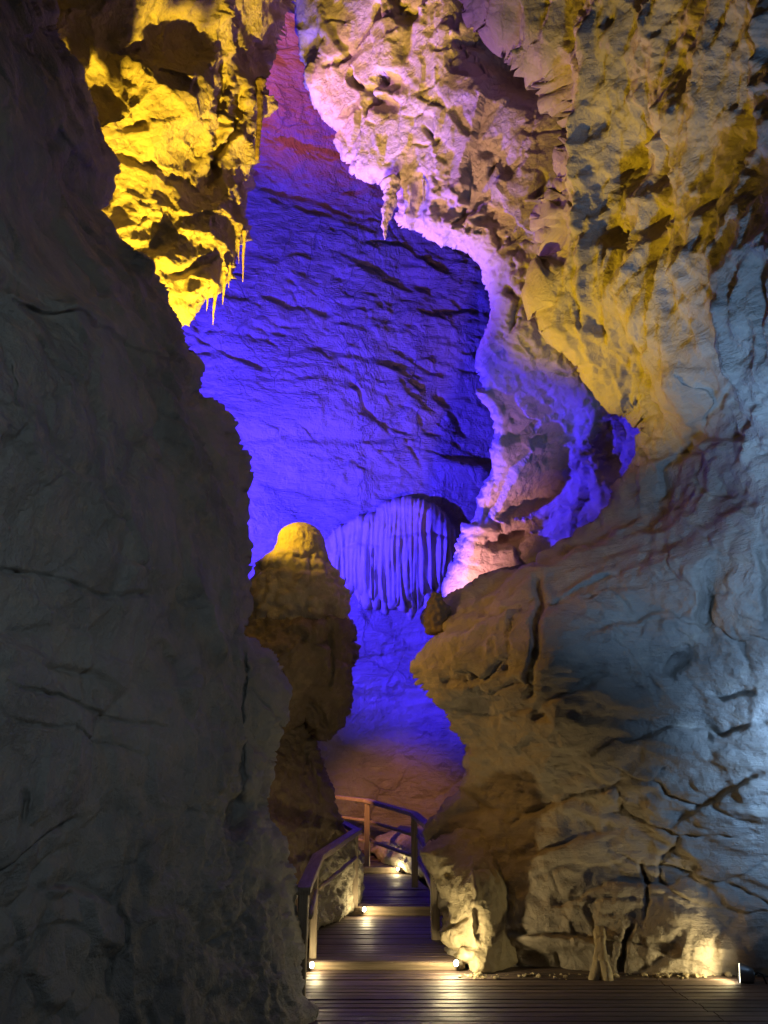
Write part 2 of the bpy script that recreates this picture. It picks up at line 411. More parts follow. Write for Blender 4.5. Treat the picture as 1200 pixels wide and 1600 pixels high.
def d_back(p, x, y):
    dip = np.clip((700 - y) / 700., -.3, 1)
    n = np.stack([.10 + .26 * dip, 0 * dip, .96 + 0 * dip], 1)
    c = np.array([0, 17, 9.0])
    q0 = ((p - c) * n).sum(1)
    def lay(freq, s, wob, wf, sharp):
        q = q0 + wob * fbm(p, wf, 5, s)
        u = q * freq; k = np.floor(u); f = u - k; ki = k.astype(np.int64); z = np.zeros_like(ki)
        al = np.clip(fbm(p + k[:, None] * 3.7, .35, 4, s + 7) * 3.0 - .1, 0, 1)
        return np.where(f < sharp, f / sharp, (1 - f) / (1 - sharp)) * (.2 + .8 * _rnd(ki, z, z, s + 3)) * al
    w = warp(p, .5, .6, 15)
    a, _, _ = facet(w, .55, 101); b, _, _ = facet(w * np.array([1, 1, 1.8]), 1.3, 105)
    rgt = .35 + .65 * sstep(420, 640, x) * sstep(250, 420, y) * sstep(900, 760, y)
    return .20 * rgt * lay(.75, 200, .8, .35, .86) + .18 * rgt * lay(1.9, 210, .5, .5, .82) + .05 * (rgt + .2) * lay(5.0, 220, .3, .7, .8) \
        - .07 * joints(p, .55, 341, (.2, 0, .98), 3.0, .05)[0] + .08 * joints(p, .8, 343, (.2, 0, .98), 2.6)[1] + .06 * a * rgt + .05 * b * rgt + .12 * fbm(p, .4, 4, 1) + .05 * ridged(p * np.array([1, 1, 2.5]), 1.6, 5, 3) * (.5 + rgt) + .025 * fbm(p, 5, 5, 5, .6)
def d_flow(p, x, y):
    # vertical drapery: flutes that run down the fall line
    p = p + .22 * np.stack([fbm(p * np.array([1, 0, .25]), 1.5, 3, 3), 0 * x, 0 * x], 1); q = p * np.array([8.0, 0, .30]); fl = (1 - np.abs(perlin(q, 7)) * 2.4) * (.45 + .8 * np.clip(fbm(p * np.array([2, 0, 1.2]), 1, 2, 13) + .5, 0, 1))
    q2 = p * np.array([14, 0, .5]); fl2 = 1 - np.abs(perlin(q2, 9)) * 2.2
    bot = sstep(800, 870, y)
    return (.04 + .075 * bot) * fl + .03 * fl2 + .06 * fbm(p, 1.6, 3, 2) + .012 * fbm(p, 9, 3, 4)
def d_lump(p, x, y):
    f1, f2, tl, of = voro(warp(p, 1.5, .15, 4), 4.2, 131)
    return .07 * (1 - f1 * 1.4) + .035 * ridged(p, 9, 4, 6) + .05 * fbm(p, 1.5, 3, 9)
def d_dark(p, x, y):
    a, _, _ = facet(warp(p, 1.2, .25, 8), 2.2, 141)
    return .10 * a + .06 * ridged(p, 4, 4, 7) + .03 * fbm(p, 14, 3, 8) + .08 * fbm(p, 1.1, 3, 5)
def d_stone(p, x, y):
    f1, f2, tl, of = voro(p * np.array([1, 1, .5]), 14, 151)
    return .055 * (1 - 1.3 * f1) + .035 * ridged(p * np.array([1, 1, .6]), 10, 3, 7) + .06 * fbm(p, 2.5, 3, 5)
def d_bould(p, x, y):
    a, _, _ = facet(warp(p, 1.4, .2, 8), 1.8, 161)
    return .07 * a + .02 * ridged(p, 6, 4, 7) + .01 * fbm(p, 18, 3, 8)

# left wall
left_edge = [(90, -250), (70, -60), (75, 40), (105, 85), (122, 105), (150, 180), (160, 222), (185, 268), (183, 296), (160, 325), (178, 360), (205, 395), (240, 403), (252, 440), (262, 480),
             (275, 520), (286, 548), (300, 560), (316, 573), (306, 590), (298, 612), (330, 622), (350, 634), (362, 670), (354, 678), (380, 715), (386, 745), (387, 820), (386, 880), (393, 902), (388, 925), (387, 952), (382, 990),
             (400, 1003), (428, 1022), (440, 1048), (455, 1075), (451, 1125), (438, 1138), (431, 1171), (422, 1228), (424, 1285), (446, 1320), (455, 1360), (457, 1425), (464, 1490), (477, 1556), (503, 1582), (507, 1605), (500, 1680)]
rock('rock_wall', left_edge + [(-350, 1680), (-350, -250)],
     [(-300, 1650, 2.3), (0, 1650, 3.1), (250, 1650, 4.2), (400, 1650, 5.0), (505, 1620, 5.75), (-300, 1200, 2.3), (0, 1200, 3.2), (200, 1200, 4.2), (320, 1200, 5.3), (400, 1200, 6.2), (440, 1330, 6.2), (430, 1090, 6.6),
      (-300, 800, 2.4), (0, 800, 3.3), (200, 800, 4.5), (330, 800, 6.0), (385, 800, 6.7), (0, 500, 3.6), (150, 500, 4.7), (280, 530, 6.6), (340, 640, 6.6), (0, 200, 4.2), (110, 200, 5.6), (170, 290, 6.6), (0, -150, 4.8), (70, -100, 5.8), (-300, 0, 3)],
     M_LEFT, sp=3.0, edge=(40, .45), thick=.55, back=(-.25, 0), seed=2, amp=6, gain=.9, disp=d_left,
     strokes=[('b', 368, 1270, 26, 34, 20, .45), ('g', [(380, 1000), (384, 1100), (380, 1200), (372, 1260)], 7, .18), ('s', [(0, 470), (120, 500), (200, 535), (250, 570), (310, 600)], 40, -.25),
              ('g', [(0, 880), (70, 895), (150, 930), (250, 930)], 6, .07), ('g', [(0, 1065), (90, 1085), (160, 1115), (260, 1140)], 5, .07), ('g', [(0, 1120), (110, 1135), (250, 1190)], 4, .05),
              ('g', [(15, 560), (25, 600), (15, 640)], 4, .08), ('b', 28, 1260, 7, 20, 0, .12), ('s', [(260, 640), (200, 700), (160, 780), (170, 880)], 45, .15), ('s', [(80, 180), (130, 260), (180, 300)], 30, -.25),
              ('s', [(0, 60), (60, 110), (120, 210), (165, 310)], 35, .3), ('s', [(0, 130), (60, 230), (95, 320)], 30, .22), ('s', [(60, 1400), (130, 1390), (180, 1420)], 30, .15), ('g', [(185, 1410), (190, 1480), (180, 1560)], 5, .08)])
tag(bpy.data.objects['rock_wall'], 'tall dark grey cave wall in deep shade filling the left side of the passage', 'cave wall')

# pendant lit yellow
rock('rock_pendant', [(455, -40), (448, 5), (440, 30), (426, 60), (430, 92), (415, 125), (404, 150), (402, 250), (397, 290), (388, 330), (391, 368), (378, 400), (366, 430), (352, 462), (336, 466), (322, 485), (307, 512), (287, 523),
                      (268, 517), (235, 500), (150, 440), (60, 330), (-60, 200), (-60, -250), (470, -250)],
     [(290, 510, 8.8), (200, 400, 8.5), (330, 400, 8.8), (385, 350, 9.4), (395, 200, 9.6), (435, 50, 9.9), (300, 150, 8.4), (300, 0, 8.1), (300, -200, 7.6), (150, 0, 7.4), (150, 200, 8.0), (0, 0, 7), (250, 280, 8.5), (100, 300, 8.3)],
     M_PEND, sp=2.6, edge=(34, .55), thick=1.2, back=(-.2, .1), seed=5, amp=7, disp=d_pend,
     strokes=[('g', [(260, 430), (300, 420), (350, 400)], 10, .12), ('s', [(190, 215), (230, 205), (240, 180)], 25, .3), ('s', [(170, 245), (260, 290), (300, 300)], 30, .25), ('g', [(345, 90), (335, 200), (330, 300)], 14, .22), ('b', 240, 365, 34, 24, 0, .2),
              ('s', [(285, 470), (320, 470), (345, 440)], 20, -.2), ('b', 275, 400, 30, 25, 10, -.12), ('g', [(365, 130), (355, 210), (340, 290)], 9, .25), ('b', 170, 130, 50, 55, 10, .3), ('b', 270, 60, 60, 60, 0, .35), ('b', 300, 230, 25, 30, 0, .25)])
tag(bpy.data.objects['rock_pendant'], 'ragged rock pendant hanging from the roof, lit bright yellow from below', 'rock pendant')

# back wall
rock('rock_wall', [(100, -350), (1150, -350), (1150, 1350), (900, 1420), (300, 1420), (100, 1350)],
     [(200, 0, 16.5), (450, 0, 17), (700, 0, 18), (1100, 0, 19), (250, 700, 16.2), (500, 600, 17.2), (750, 500, 18.2), (1100, 600, 18.5), (300, 1300, 16.4), (500, 1000, 17), (620, 1100, 17.2), (620, 1250, 17.0), (760, 1250, 16.0), (1000, 1250, 15.5), (600, 1400, 16.6)],
     M_BACK, sp=2.5, edge=(40, .5), thick=1.0, seed=9, amp=6, gain=.6, disp=d_back,
     strokes=[('s', [(540, 412), (575, 430), (600, 447), (640, 460), (680, 468), (720, 478)], 16, .5), ('s', [(655, 498), (700, 500), (760, 488)], 14, .5), ('s', [(400, 470), (440, 480), (520, 500)], 12, .25), ('s', [(410, 225), (450, 230), (490, 245), (560, 270)], 14, .5), ('s', [(470, 550), (530, 560), (600, 575), (660, 585), (740, 590)], 13, .35),
              ('s', [(560, 540), (600, 545), (650, 570)], 10, .3), ('s', [(370, 697), (450, 690), (520, 696), (580, 697), (625, 688)], 12, .35), ('s', [(385, 760), (440, 770), (500, 785), (560, 780)], 10, .2), ('s', [(620, 420), (560, 350), (480, 330), (400, 305)], 12, -.12),
              ('s', [(390, 300), (470, 315), (520, 340)], 10, .25), ('s', [(560, 310), (620, 330), (690, 350)], 10, -.2), ('g', [(545, 590), (570, 640), (590, 660)], 5, .2), ('s', [(620, 585), (690, 640), (720, 690)], 25, .3),
              ('s', [(400, 590), (450, 600), (500, 590)], 9, .2), ('s', [(300, 560), (350, 555), (420, 580)], 9, .22), ('s', [(690, 680), (740, 720), (770, 760)], 25, .15),
              ('g', [(630, 1250), (690, 1240), (740, 1200)], 5, .12), ('s', [(500, 1215), (560, 1205), (640, 1215)], 14, .2)])
tag(bpy.data.objects['rock_wall.001'], 'high bedded back wall of the cavern washed in deep blue light', 'cave wall')

# arch of pink and peach rock
rock('rock_arch', [(440, -60), (447, 0), (458, 35), (462, 70), (470, 95), (484, 150), (505, 185), (521, 202), (526, 232), (545, 260), (580, 285), (607, 290), (622, 308), (620, 340), (632, 362), (680, 380), (720, 400), (750, 428), (763, 470), (768, 497),
                   (755, 528), (745, 570), (749, 598), (739, 615), (762, 645), (770, 698), (758, 745), (740, 800), (722, 850), (711, 888), (700, 940), (720, 1010), (1080, 900), (1120, 600), (1000, 300), (960, -60), (960, -250), (430, -250)],
     [(450, 0, 12.6), (480, 130, 12.3), (520, 220, 11.9), (600, 285, 11.3), (690, 380, 11), (760, 470, 11), (745, 570, 11), (765, 690, 11.5), (715, 880, 12.5), (600, 100, 11.3), (700, 150, 10.6), (700, 280, 10.7), (800, 300, 10.2), (820, 480, 10.4), (880, 450, 10), (880, 560, 10.4), (900, 150, 9.8),
      (850, 690, 11.9), (930, 640, 11.2), (800, 800, 12.4), (880, 800, 12.0), (1000, 650, 10.2), (960, 760, 11.0), (1050, 700, 10), (650, -150, 11.2), (850, -150, 10.2), (950, 950, 12), (1050, 400, 9.8)],
     M_ARCH, sp=2.6, edge=(26, .45), thick=.9, back=(.3, .1), seed=13, amp=7, disp=d_arch,
     strokes=[('g', [(615, 300), (700, 332), (772, 395), (800, 440), (795, 500), (830, 560), (900, 590), (950, 640)], 48, -.22), ('b', 690, 375, 60, 22, 28, .25), ('b', 990, 690, 65, 95, 20, .8), ('g', [(890, 575), (938, 635), (928, 720), (950, 790)], 30, -.2), ('b', 850, 770, 60, 20, -25, .35), ('b', 800, 835, 40, 14, -25, .3), ('b', 655, 325, 13, 42, 8, .5), ('b', 700, 330, 34, 18, 25, .35), ('b', 800, 110, 60, 34, 35, .75), ('b', 840, 120, 45, 40, 0, .5), ('b', 610, 130, 20, 13, 15, .45), ('b', 605, 165, 18, 12, 10, .45), ('b', 485, 75, 16, 26, 0, .5), ('b', 640, 28, 16, 14, 0, .3), ('b', 740, 70, 26, 14, -20, .4),
              ('s', [(700, 180), (720, 205), (740, 222)], 12, .3), ('s', [(740, 245), (770, 255), (795, 290)], 12, .3), ('s', [(622, 345), (690, 372), (750, 425)], 18, -.2), ('s', [(745, 612), (775, 640), (790, 655)], 12, .4),
              ('s', [(760, 700), (840, 690), (890, 672)], 16, .45), ('s', [(740, 830), (800, 800), (880, 790), (930, 770)], 18, .4), ('s', [(850, 845), (900, 810), (950, 800)], 18, .4),
              ('b', 640, 60, 10, 40, 15, .15), ('s', [(500, 30), (520, 70), (545, 100)], 15, .25), ('s', [(880, 440), (890, 520), (915, 590)], 20, .2), ('g', [(790, 440), (815, 470), (800, 520)], 9, .15)])
tag(bpy.data.objects['rock_arch'], 'overhanging arch of pitted pale rock lit pink, peach and lavender', 'rock arch')

# right wall with its beaked ledge
rock('rock_wall', [(745, -250), (760, -60), (785, 0), (800, 32), (850, 66), (882, 112), (902, 160), (908, 205), (892, 262), (893, 300), (880, 350), (897, 392), (876, 448), (880, 482), (900, 540), (915, 590), (938, 612), (965, 622), (1005, 618), (1028, 640), (1030, 672), (1008, 735), (965, 788),
                   (905, 835), (835, 880), (770, 905), (715, 930), (683, 942), (666, 955), (666, 974), (692, 988), (680, 1004), (664, 1022), (642, 1045), (664, 1068), (682, 1092), (706, 1112), (732, 1150), (742, 1180), (738, 1212), (722, 1240), (692, 1263), (668, 1290), (690, 1340), (705, 1420), (715, 1500), (735, 1560), (1700, 1570), (1700, -250)],
     [(750, -200, 8.9), (900, -200, 7.9), (1050, -200, 6.8), (1200, -200, 5.6), (1600, -200, 4), (780, 0, 9.0), (900, 60, 8.1), (1050, 0, 7.1), (1200, 0, 5.9), (1600, 0, 4.2), (905, 220, 8.4), (1000, 300, 7.8), (1100, 300, 6.9), (1200, 300, 6.0), (1600, 300, 4.4), (885, 470, 8.8),
      (930, 590, 8.9), (1020, 620, 8.7), (1100, 600, 7.2), (1200, 600, 6.2), (1600, 600, 4.6), (1028, 690, 8.6), (910, 830, 8.8), (1000, 850, 7.8), (1100, 850, 7.0), (1200, 850, 6.4), (1600, 850, 6.3), (675, 955, 9.4), (690, 1000, 8.7), (655, 1046, 8.35), (720, 1022, 8.0), (700, 970, 8.9), (750, 985, 8.2), (770, 930, 8.7), (760, 1100, 8.2), (850, 1000, 7.15), (850, 1120, 7.35), (1000, 1000, 7.25), (1200, 1050, 6.7), (1600, 1100, 7.0),
      (735, 1190, 9.0), (700, 1265, 8.8), (800, 1200, 8.3), (900, 1200, 7.6), (1050, 1200, 7.3), (1200, 1200, 6.9), (1600, 1300, 7.5), (710, 1350, 8.7), (800, 1350, 8.0), (950, 1350, 7.7), (1200, 1350, 7.15), (740, 1535, 7.5), (850, 1535, 7.4), (1000, 1535, 7.3), (1200, 1535, 7.2), (1600, 1560, 7.3)],
     M_RIGHT, sp=2.8, edge=(16, .35), thick=.9, back=(.25, .05), seed=17, amp=7, gain=.8, disp=d_right,
     strokes=[('b', 1118, 925, 17, 55, 12, .32), ('b', 1060, 1030, 30, 14, -30, .25), ('s', [(1180, 850), (1190, 900), (1195, 980)], 25, .4), ('g', [(845, 900), (842, 980), (838, 1040), (830, 1090)], 8, .22), ('g', [(850, 960), (900, 930), (980, 905)], 5, .1), ('s', [(800, 1110), (850, 1108), (900, 1080), (950, 1060)], 26, .18),
              ('b', 850, 1110, 14, 10, 0, .2), ('s', [(840, 1130), (815, 1155), (810, 1180)], 25, .2), ('s', [(1100, 1080), (1130, 1095), (1180, 1085)], 14, .15), ('s', [(900, 1010), (980, 985), (1060, 960), (1110, 985)], 30, .14), ('s', [(1010, 880), (1080, 850), (1150, 800), (1210, 790)], 40, .2), ('s', [(900, 1190), (960, 1150), (1050, 1130), (1130, 1150), (1200, 1130)], 22, .12), ('s', [(860, 1420), (950, 1380), (1040, 1390), (1100, 1360)], 26, .12), ('s', [(760, 1360), (860, 1330), (960, 1300)], 20, .12),
              ('g', [(640, 1260), (730, 1240), (800, 1290), (880, 1250), (1000, 1200)], 6, .08), ('s', [(1050, 1290), (1090, 1260), (1150, 1225), (1200, 1200)], 16, .16), ('s', [(965, 360), (1000, 300), (1050, 230), (1100, 200)], 40, .25),
              ('s', [(960, 385), (1040, 400), (1120, 330)], 30, .35), ('b', 1060, 265, 60, 34, -30, .25), ('b', 950, 25, 30, 20, 0, .15), ('b', 1060, 95, 18, 22, 30, .15), ('b', 960, 490, 30, 18, 20, .14), 
              ('s', [(1190, 560), (1110, 650), (1030, 760), (1010, 800)], 45, .3), ('s', [(1060, 720), (1130, 690), (1200, 690)], 20, .2), ('s', [(1100, 560), (1130, 620), (1120, 690)], 22, .25), ('b', 1150, 770, 50, 30, -20, .15), ('s', [(690, 1290), (760, 1275), (830, 1280), (880, 1245)], 20, .25),
              ('b', 850, 1500, 70, 24, 0, .30), ('s', [(800, 1470), (870, 1466), (935, 1475)], 30, .18), ('g', [(970, 1530), (975, 1470), (990, 1440)], 6, .16), ('s', [(690, 985), (740, 970), (800, 940), (850, 905), (900, 880)], 14, .30), ('s', [(668, 1012), (740, 1000), (820, 968), (842, 950)], 16, .26), ('s', [(700, 955), (780, 928), (860, 885), (930, 850)], 12, .2), ('s', [(690, 1075), (760, 1060), (835, 1045)], 16, .16), ('s', [(670, 1050), (760, 1010), (830, 985)], 14, .2),
              ('s', [(760, 200), (800, 60), (860, 90), (890, 150)], 20, .2), ('g', [(1000, 1340), (1010, 1400), (1000, 1450)], 5, .08)])
tag(bpy.data.objects['rock_wall.002'], 'huge right hand cave wall, yellow above, beaked ledge, steel blue light at its foot', 'cave wall')

# flowstone drapery
fl_bot = []
_rs = random.Random(12); _x = 708
while _x > 520:
    u = (_x - 520) / 188.0; base = 905 + 45 * math.sin(u * 3.1)
    L_ = _rs.choice([2, 8, 20, 60, 120]) * _rs.uniform(.7, 1.1); wd = _rs.uniform(9, 16)
    fl_bot += [(_x, base - 8), (_x - wd * .45, min(base + L_ * .6, 1005)), (_x - wd * .9, base - 4)]; _x -= wd
rock('flowstone', [(508, 850), (528, 825), (560, 808), (585, 803), (600, 786), (640, 777), (690, 797), (712, 830), (716, 870)] + fl_bot,
     [(510, 850, 16.85), (560, 808, 16.8), (600, 790, 16.98), (640, 780, 16.98), (700, 805, 17.05), (600, 830, 16.82), (650, 825, 16.8), (560, 850, 16.88), (620, 880, 16.75), (700, 880, 16.85), (640, 960, 17.05), (600, 950, 17.0), (540, 920, 16.95), (690, 940, 17.1), (640, 1010, 17.15)],
     M_FLOW, sp=1.7, edge=(16, .22), thick=.8, seed=21, amp=3, disp=d_flow,
     strokes=[('s', [(600, 845), (650, 838), (708, 852)], 14, .12), ('s', [(512, 866), (560, 852), (600, 858)], 14, .12)])
tag(bpy.data.objects['flowstone'], 'pleated flowstone curtain glowing lavender on the blue back wall', 'flowstone')

# outcrop, stalagmite, column under it
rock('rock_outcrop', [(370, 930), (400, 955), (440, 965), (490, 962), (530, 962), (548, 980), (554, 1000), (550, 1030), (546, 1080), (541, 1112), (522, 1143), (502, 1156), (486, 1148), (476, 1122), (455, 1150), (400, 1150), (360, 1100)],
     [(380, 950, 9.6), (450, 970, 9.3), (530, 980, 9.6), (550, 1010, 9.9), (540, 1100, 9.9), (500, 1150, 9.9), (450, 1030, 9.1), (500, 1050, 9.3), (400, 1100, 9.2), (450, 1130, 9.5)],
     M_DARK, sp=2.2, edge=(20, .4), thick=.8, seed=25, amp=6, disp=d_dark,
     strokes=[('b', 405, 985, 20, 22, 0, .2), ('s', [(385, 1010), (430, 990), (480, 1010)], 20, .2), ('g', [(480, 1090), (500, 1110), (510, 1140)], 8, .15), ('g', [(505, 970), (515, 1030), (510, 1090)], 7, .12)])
tag(bpy.data.objects['rock_outcrop'], 'dark brown overhanging outcrop carrying the stalagmite', 'rock outcrop')
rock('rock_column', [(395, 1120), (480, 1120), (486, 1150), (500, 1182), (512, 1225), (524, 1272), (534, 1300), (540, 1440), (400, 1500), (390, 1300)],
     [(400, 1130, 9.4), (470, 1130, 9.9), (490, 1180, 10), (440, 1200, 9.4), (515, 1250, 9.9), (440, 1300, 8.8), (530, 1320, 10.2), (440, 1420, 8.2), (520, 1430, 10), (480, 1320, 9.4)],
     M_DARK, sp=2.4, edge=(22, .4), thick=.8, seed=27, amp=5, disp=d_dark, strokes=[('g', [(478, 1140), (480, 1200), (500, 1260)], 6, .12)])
tag(bpy.data.objects['rock_column'], 'narrow dark rock column under the outcrop behind the near handrail', 'rock column')

def revolve(name, rings, mat, parent=None, seg=96, disp=None, origin=None, closed_top=True):
    """rings: list of (centre Vector, radius_x, radius_y)"""
    vs, fs = [], []
    stacks = rings if isinstance(rings[0], list) else [rings]
    for c, rx, ry in sum(stacks, []):
        for k in range(seg):
            a = 2 * math.pi * k / seg
            vs.append((c[0] + rx * math.cos(a), c[1] + ry * math.sin(a), c[2]))
    r0 = 0
    for st in stacks:
        for r in range(r0, r0 + len(st) - 1):
            for k in range(seg):
                a, b = r * seg + k, r * seg + (k + 1) % seg
                fs.append((a, b, b + seg, a + seg))
        fs.append(tuple(range(r0 * seg, r0 * seg + seg))[::-1]); r0 += len(st); fs.append(tuple(range((r0 - 1) * seg, r0 * seg)))
    rings = sum(stacks, [])
    vs = np.array(vs)
    if disp is not None:
        cen = np.repeat(np.array([list(c) for c, _, _ in rings]), seg, 0)
        n = vs - cen; ln = np.linalg.norm(n, axis=1)[:, None]; n = n / (ln + 1e-9)
        vs = vs + n * disp(vs)[:, None] * np.clip(ln / .05, 0, 1)
    return link_mesh(name, vs, fs, mat, parent, True, origin)
def prof(pts, n=60):
    """interpolate a px profile (y, x_left, x_right) at depth t to rings"""
    A = np.array(pts, float); ys = A[0, 0] + (A[-1, 0] - A[0, 0]) * np.linspace(0, 1, n) ** 1.6
    return ys, np.interp(ys, A[:, 0], A[:, 1]), np.interp(ys, A[:, 0], A[:, 2])
# the stalagmite: domed cap over a knobbly cone
ys, xl, xr = prof([(817, 468, 473), (818.5, 460, 480), (821, 453, 487), (825, 446, 493), (831, 440, 499), (840, 436, 503), (850, 433, 506), (862, 427, 508), (870, 420, 510), (885, 408, 516), (900, 400, 522), (915, 394, 534), (930, 392, 541), (948, 388, 543), (962, 386, 538), (980, 384, 535), (1000, 380, 530)], 90)
T_ST = 10.0
rings = [(V((a + b) / 2, y, T_ST), (b - a) / 2 * T_ST / F, (b - a) / 2 * T_ST / F * .85) for y, a, b in zip(ys, xl, xr)]
def d_stal(p):
    z = p[:, 2]; z0 = V(470, 866, T_ST)[2]
    low = sstep(z0 + .06, z0 - .12, z)
    f1, f2, tl, of = voro(warp(p, 2.5, .1, 3), 7.5, 171)
    drip = (1 - np.abs(perlin(p * np.array([16, 16, 1.5]), 4)) * 2)
    return low * (.075 * (1 - 1.5 * f1) + .02 * ridged(p, 14, 3, 5)) + (1 - low) * (.009 * drip + .015 * ridged(p, 9, 3, 12)) + .05 * fbm(p, 2.2, 3, 8)
o = revolve('stalagmite', rings[::-1], M_STAL, disp=d_stal, seg=150)
tag(o, 'stout domed stalagmite glowing yellow on the dark outcrop', 'stalagmite')

# low rough stone wall below the near rail
rock('stone_parapet', [(470, 1370), (488, 1345), (520, 1322), (552, 1312), (562, 1330), (563, 1380), (562, 1413), (548, 1423), (520, 1436), (500, 1447), (470, 1470), (440, 1480), (440, 1400)],
     [(450, 1390, 9.0), (490, 1350, 9.4), (560, 1320, 10.6), (560, 1415, 10.45), (500, 1440, 9.1), (520, 1380, 9.9), (460, 1470, 8.2)],
     M_STONE, sp=1.6, edge=(8, .15), thick=.6, seed=31, amp=3, disp=d_stone)
tag(bpy.data.objects['stone_parapet'], 'low rough pitted stone wall lit warm below the near handrail', 'stone wall')

# lit boulder on the right of the steps
rock('boulder', [(660, 1332), (672, 1318), (705, 1303), (745, 1290), (800, 1288), (840, 1300), (850, 1400), (840, 1500), (800, 1530), (765, 1530), (738, 1523), (733, 1506), (714, 1497), (722, 1480), (690, 1468), (684, 1455), (700, 1430), (704, 1412), (688, 1390), (672, 1362)],
     [(662, 1335, 8.2), (700, 1310, 8.4), (790, 1300, 8.6), (835, 1400, 8.5), (700, 1380, 8.0), (740, 1400, 7.5), (700, 1450, 7.75), (740, 1500, 7.32), (760, 1528, 7.2), (790, 1460, 7.6), (830, 1520, 7.9), (780, 1380, 7.8)],
     M_BOULD, sp=2.0, edge=(16, .3), thick=.7, seed=35, amp=5, disp=d_bould,
     strokes=[('g', [(690, 1455), (715, 1440), (735, 1430)], 5, .12), ('g', [(738, 1345), (745, 1400), (735, 1430), (742, 1480)], 8, -.10), ('s', [(690, 1465), (720, 1475), (735, 1495)], 10, .1), ('b', 700, 1365, 8, 6, 40, .06)])
tag(bpy.data.objects['boulder'], 'pale boulder beside the lowest step, lit warm by the right step light', 'boulder', 'boulders by the boardwalk')

# pale low rocks behind the far railing
rock('boulder', [(578, 1330), (590, 1305), (625, 1292), (665, 1288), (720, 1296), (735, 1330), (725, 1375), (660, 1372), (600, 1350)],
     [(590, 1315, 15.3), (650, 1295, 15.0), (720, 1310, 14.2), (600, 1345, 14.8), (660, 1365, 13.6), (720, 1365, 13), (640, 1325, 14.4)],
     M_STONE, sp=1.8, edge=(14, .5), thick=1.0, seed=39, amp=5, disp=d_bould)
tag(bpy.data.objects['boulder.001'], 'low pale rubble boulder behind the far railing posts', 'boulder', 'boulders by the boardwalk')

# small dark stub on the ledge
ys, xl, xr = prof([(925, 678, 681), (929, 674, 686), (938, 670, 692), (948, 668, 700), (958, 666, 703), (975, 665, 704), (990, 668, 704)], 40)
rings = [(V((a + b) / 2, y, 9.1), (b - a) / 2 * 9.1 / F, (b - a) / 2 * 9.1 / F) for y, a, b in zip(ys, xl, xr)]
o = revolve('stalagmite', rings[::-1], M_DARK, disp=lambda p: .04 * (1 - 1.6 * voro(p, 16, 181)[0]) + .02 * fbm(p, 9, 3, 4), seg=60)
tag(o, 'small dark knobbly stalagmite stub at the tip of the beaked ledge', 'stalagmite')

# small pale calcite leg at the foot of the right wall
def leg_rings(pts):
    A = np.array(pts, float); out = []
    for u in np.linspace(0, 1, 36):
        q = u * (len(A) - 1); k = min(int(q), len(A) - 2); f = q - k; a = A[k] * (1 - f) + A[k + 1] * f
        out.append((V(a[0], a[1], a[3]), .78 * a[2] * a[3] / F, .78 * a[2] * a[3] / F))
    return out[::-1]
rings = [leg_rings([(938, 1445, 10, 7.55), (936, 1465, 14, 7.42), (937, 1482, 11, 7.28), (934, 1500, 7, 7.16), (930, 1515, 8, 7.1), (927, 1532, 9, 7.05)]),
         leg_rings([(938, 1462, 9, 7.42), (939, 1482, 10, 7.27), (942, 1498, 8, 7.15), (947, 1514, 9, 7.08), (949, 1532, 10, 7.03)])]
o = revolve('calcite_column', rings[::-1], M_BOULD, disp=lambda p: .02 * fbm(p * np.array([1, 1, .4]), 12, 3, 4) + .03 * fbm(p, 4, 2, 9), seg=48)
tag(o, 'short pale forked calcite column at the foot of the right wall', 'calcite column')

# stalactites
def stalactite(label, x0, y0, x1, y1, w, t, mat, group='stalactites hanging from the roof', rough=.3, tip=.12, up=10):
    n = 50; rings = []
    rs = random.Random(int(x0 * 7 + y0))
    ph = rs.uniform(0, 6)
    for i in range(n):
        u = i / (n - 1)
        y = y0 - up + (y1 - y0 + up) * u; x = x0 + (x1 - x0) * u + .06 * w * math.sin(u * 9 + ph)
        r = w / 2 * t / F * (tip + (1 - tip) * (1 - u) ** .75) * (1.35 if u < .08 else 1)
        rings.append((V(x, y, t), r, r))
    wr = w * t / F
    o = revolve('stalactite', rings[::-1], mat, disp=lambda p: wr * rough * (fbm(p, 1.2 / wr, 3, 3) + .5 * fbm(p, 4 / wr, 2, 5)), seg=28)
    tag(o, label, 'stalactite', group)
stalactite('long thin brown stalactite down the edge of the yellow pendant', 408, 135, 402, 248, 11, 9.4, M_DARK, tip=.5)
stalactite('slender needle stalactite below the small white knob of the yellow pendant', 382, 372, 379, 440, 6, 9.3, M_STAL)
stalactite('tiny needle stalactite just left of the slender one on the pendant', 373, 385, 373, 412, 3.5, 9.3, M_STAL)
stalactite('ragged stalactite at the lower tip of the yellow pendant', 338, 455, 332, 508, 7, 8.9, M_STAL, rough=.5, tip=.06)
stalactite('stubby stalactite between the needle and the ragged tip one', 352, 430, 348, 476, 7.5, 9.0, M_STAL, rough=.5, tip=.06)
stalactite('fat pitted lavender stalactite under the arch against the blue wall', 612, 296, 600, 374, 25, 11.2, M_ARCH, rough=.35, tip=.1)
stalactite('thin stalactite over the dark hollow at the top of the arch', 830, 30, 830, 72, 7, 9.6, M_PEND, tip=.15)
stalactite('short thin stalactite just left of the thin one at the top of the arch', 809, 20, 809, 52, 5, 9.7, M_PEND, tip=.15)

stalactite('small drip stalactite hooked on the pendant tip left of the ragged one', 325, 470, 323, 486, 4, 8.85, M_STAL, rough=.5, tip=.1)
stalactite('short double drip between pendant tip and needle, beside the stubby one', 360, 425, 357, 450, 4.5, 9.1, M_STAL, rough=.5, tip=.08)
stalactite('hair thin stalactite over the dark slot under the arch', 662, 290, 662, 318, 4, 10.9, M_ARCH, tip=.2)

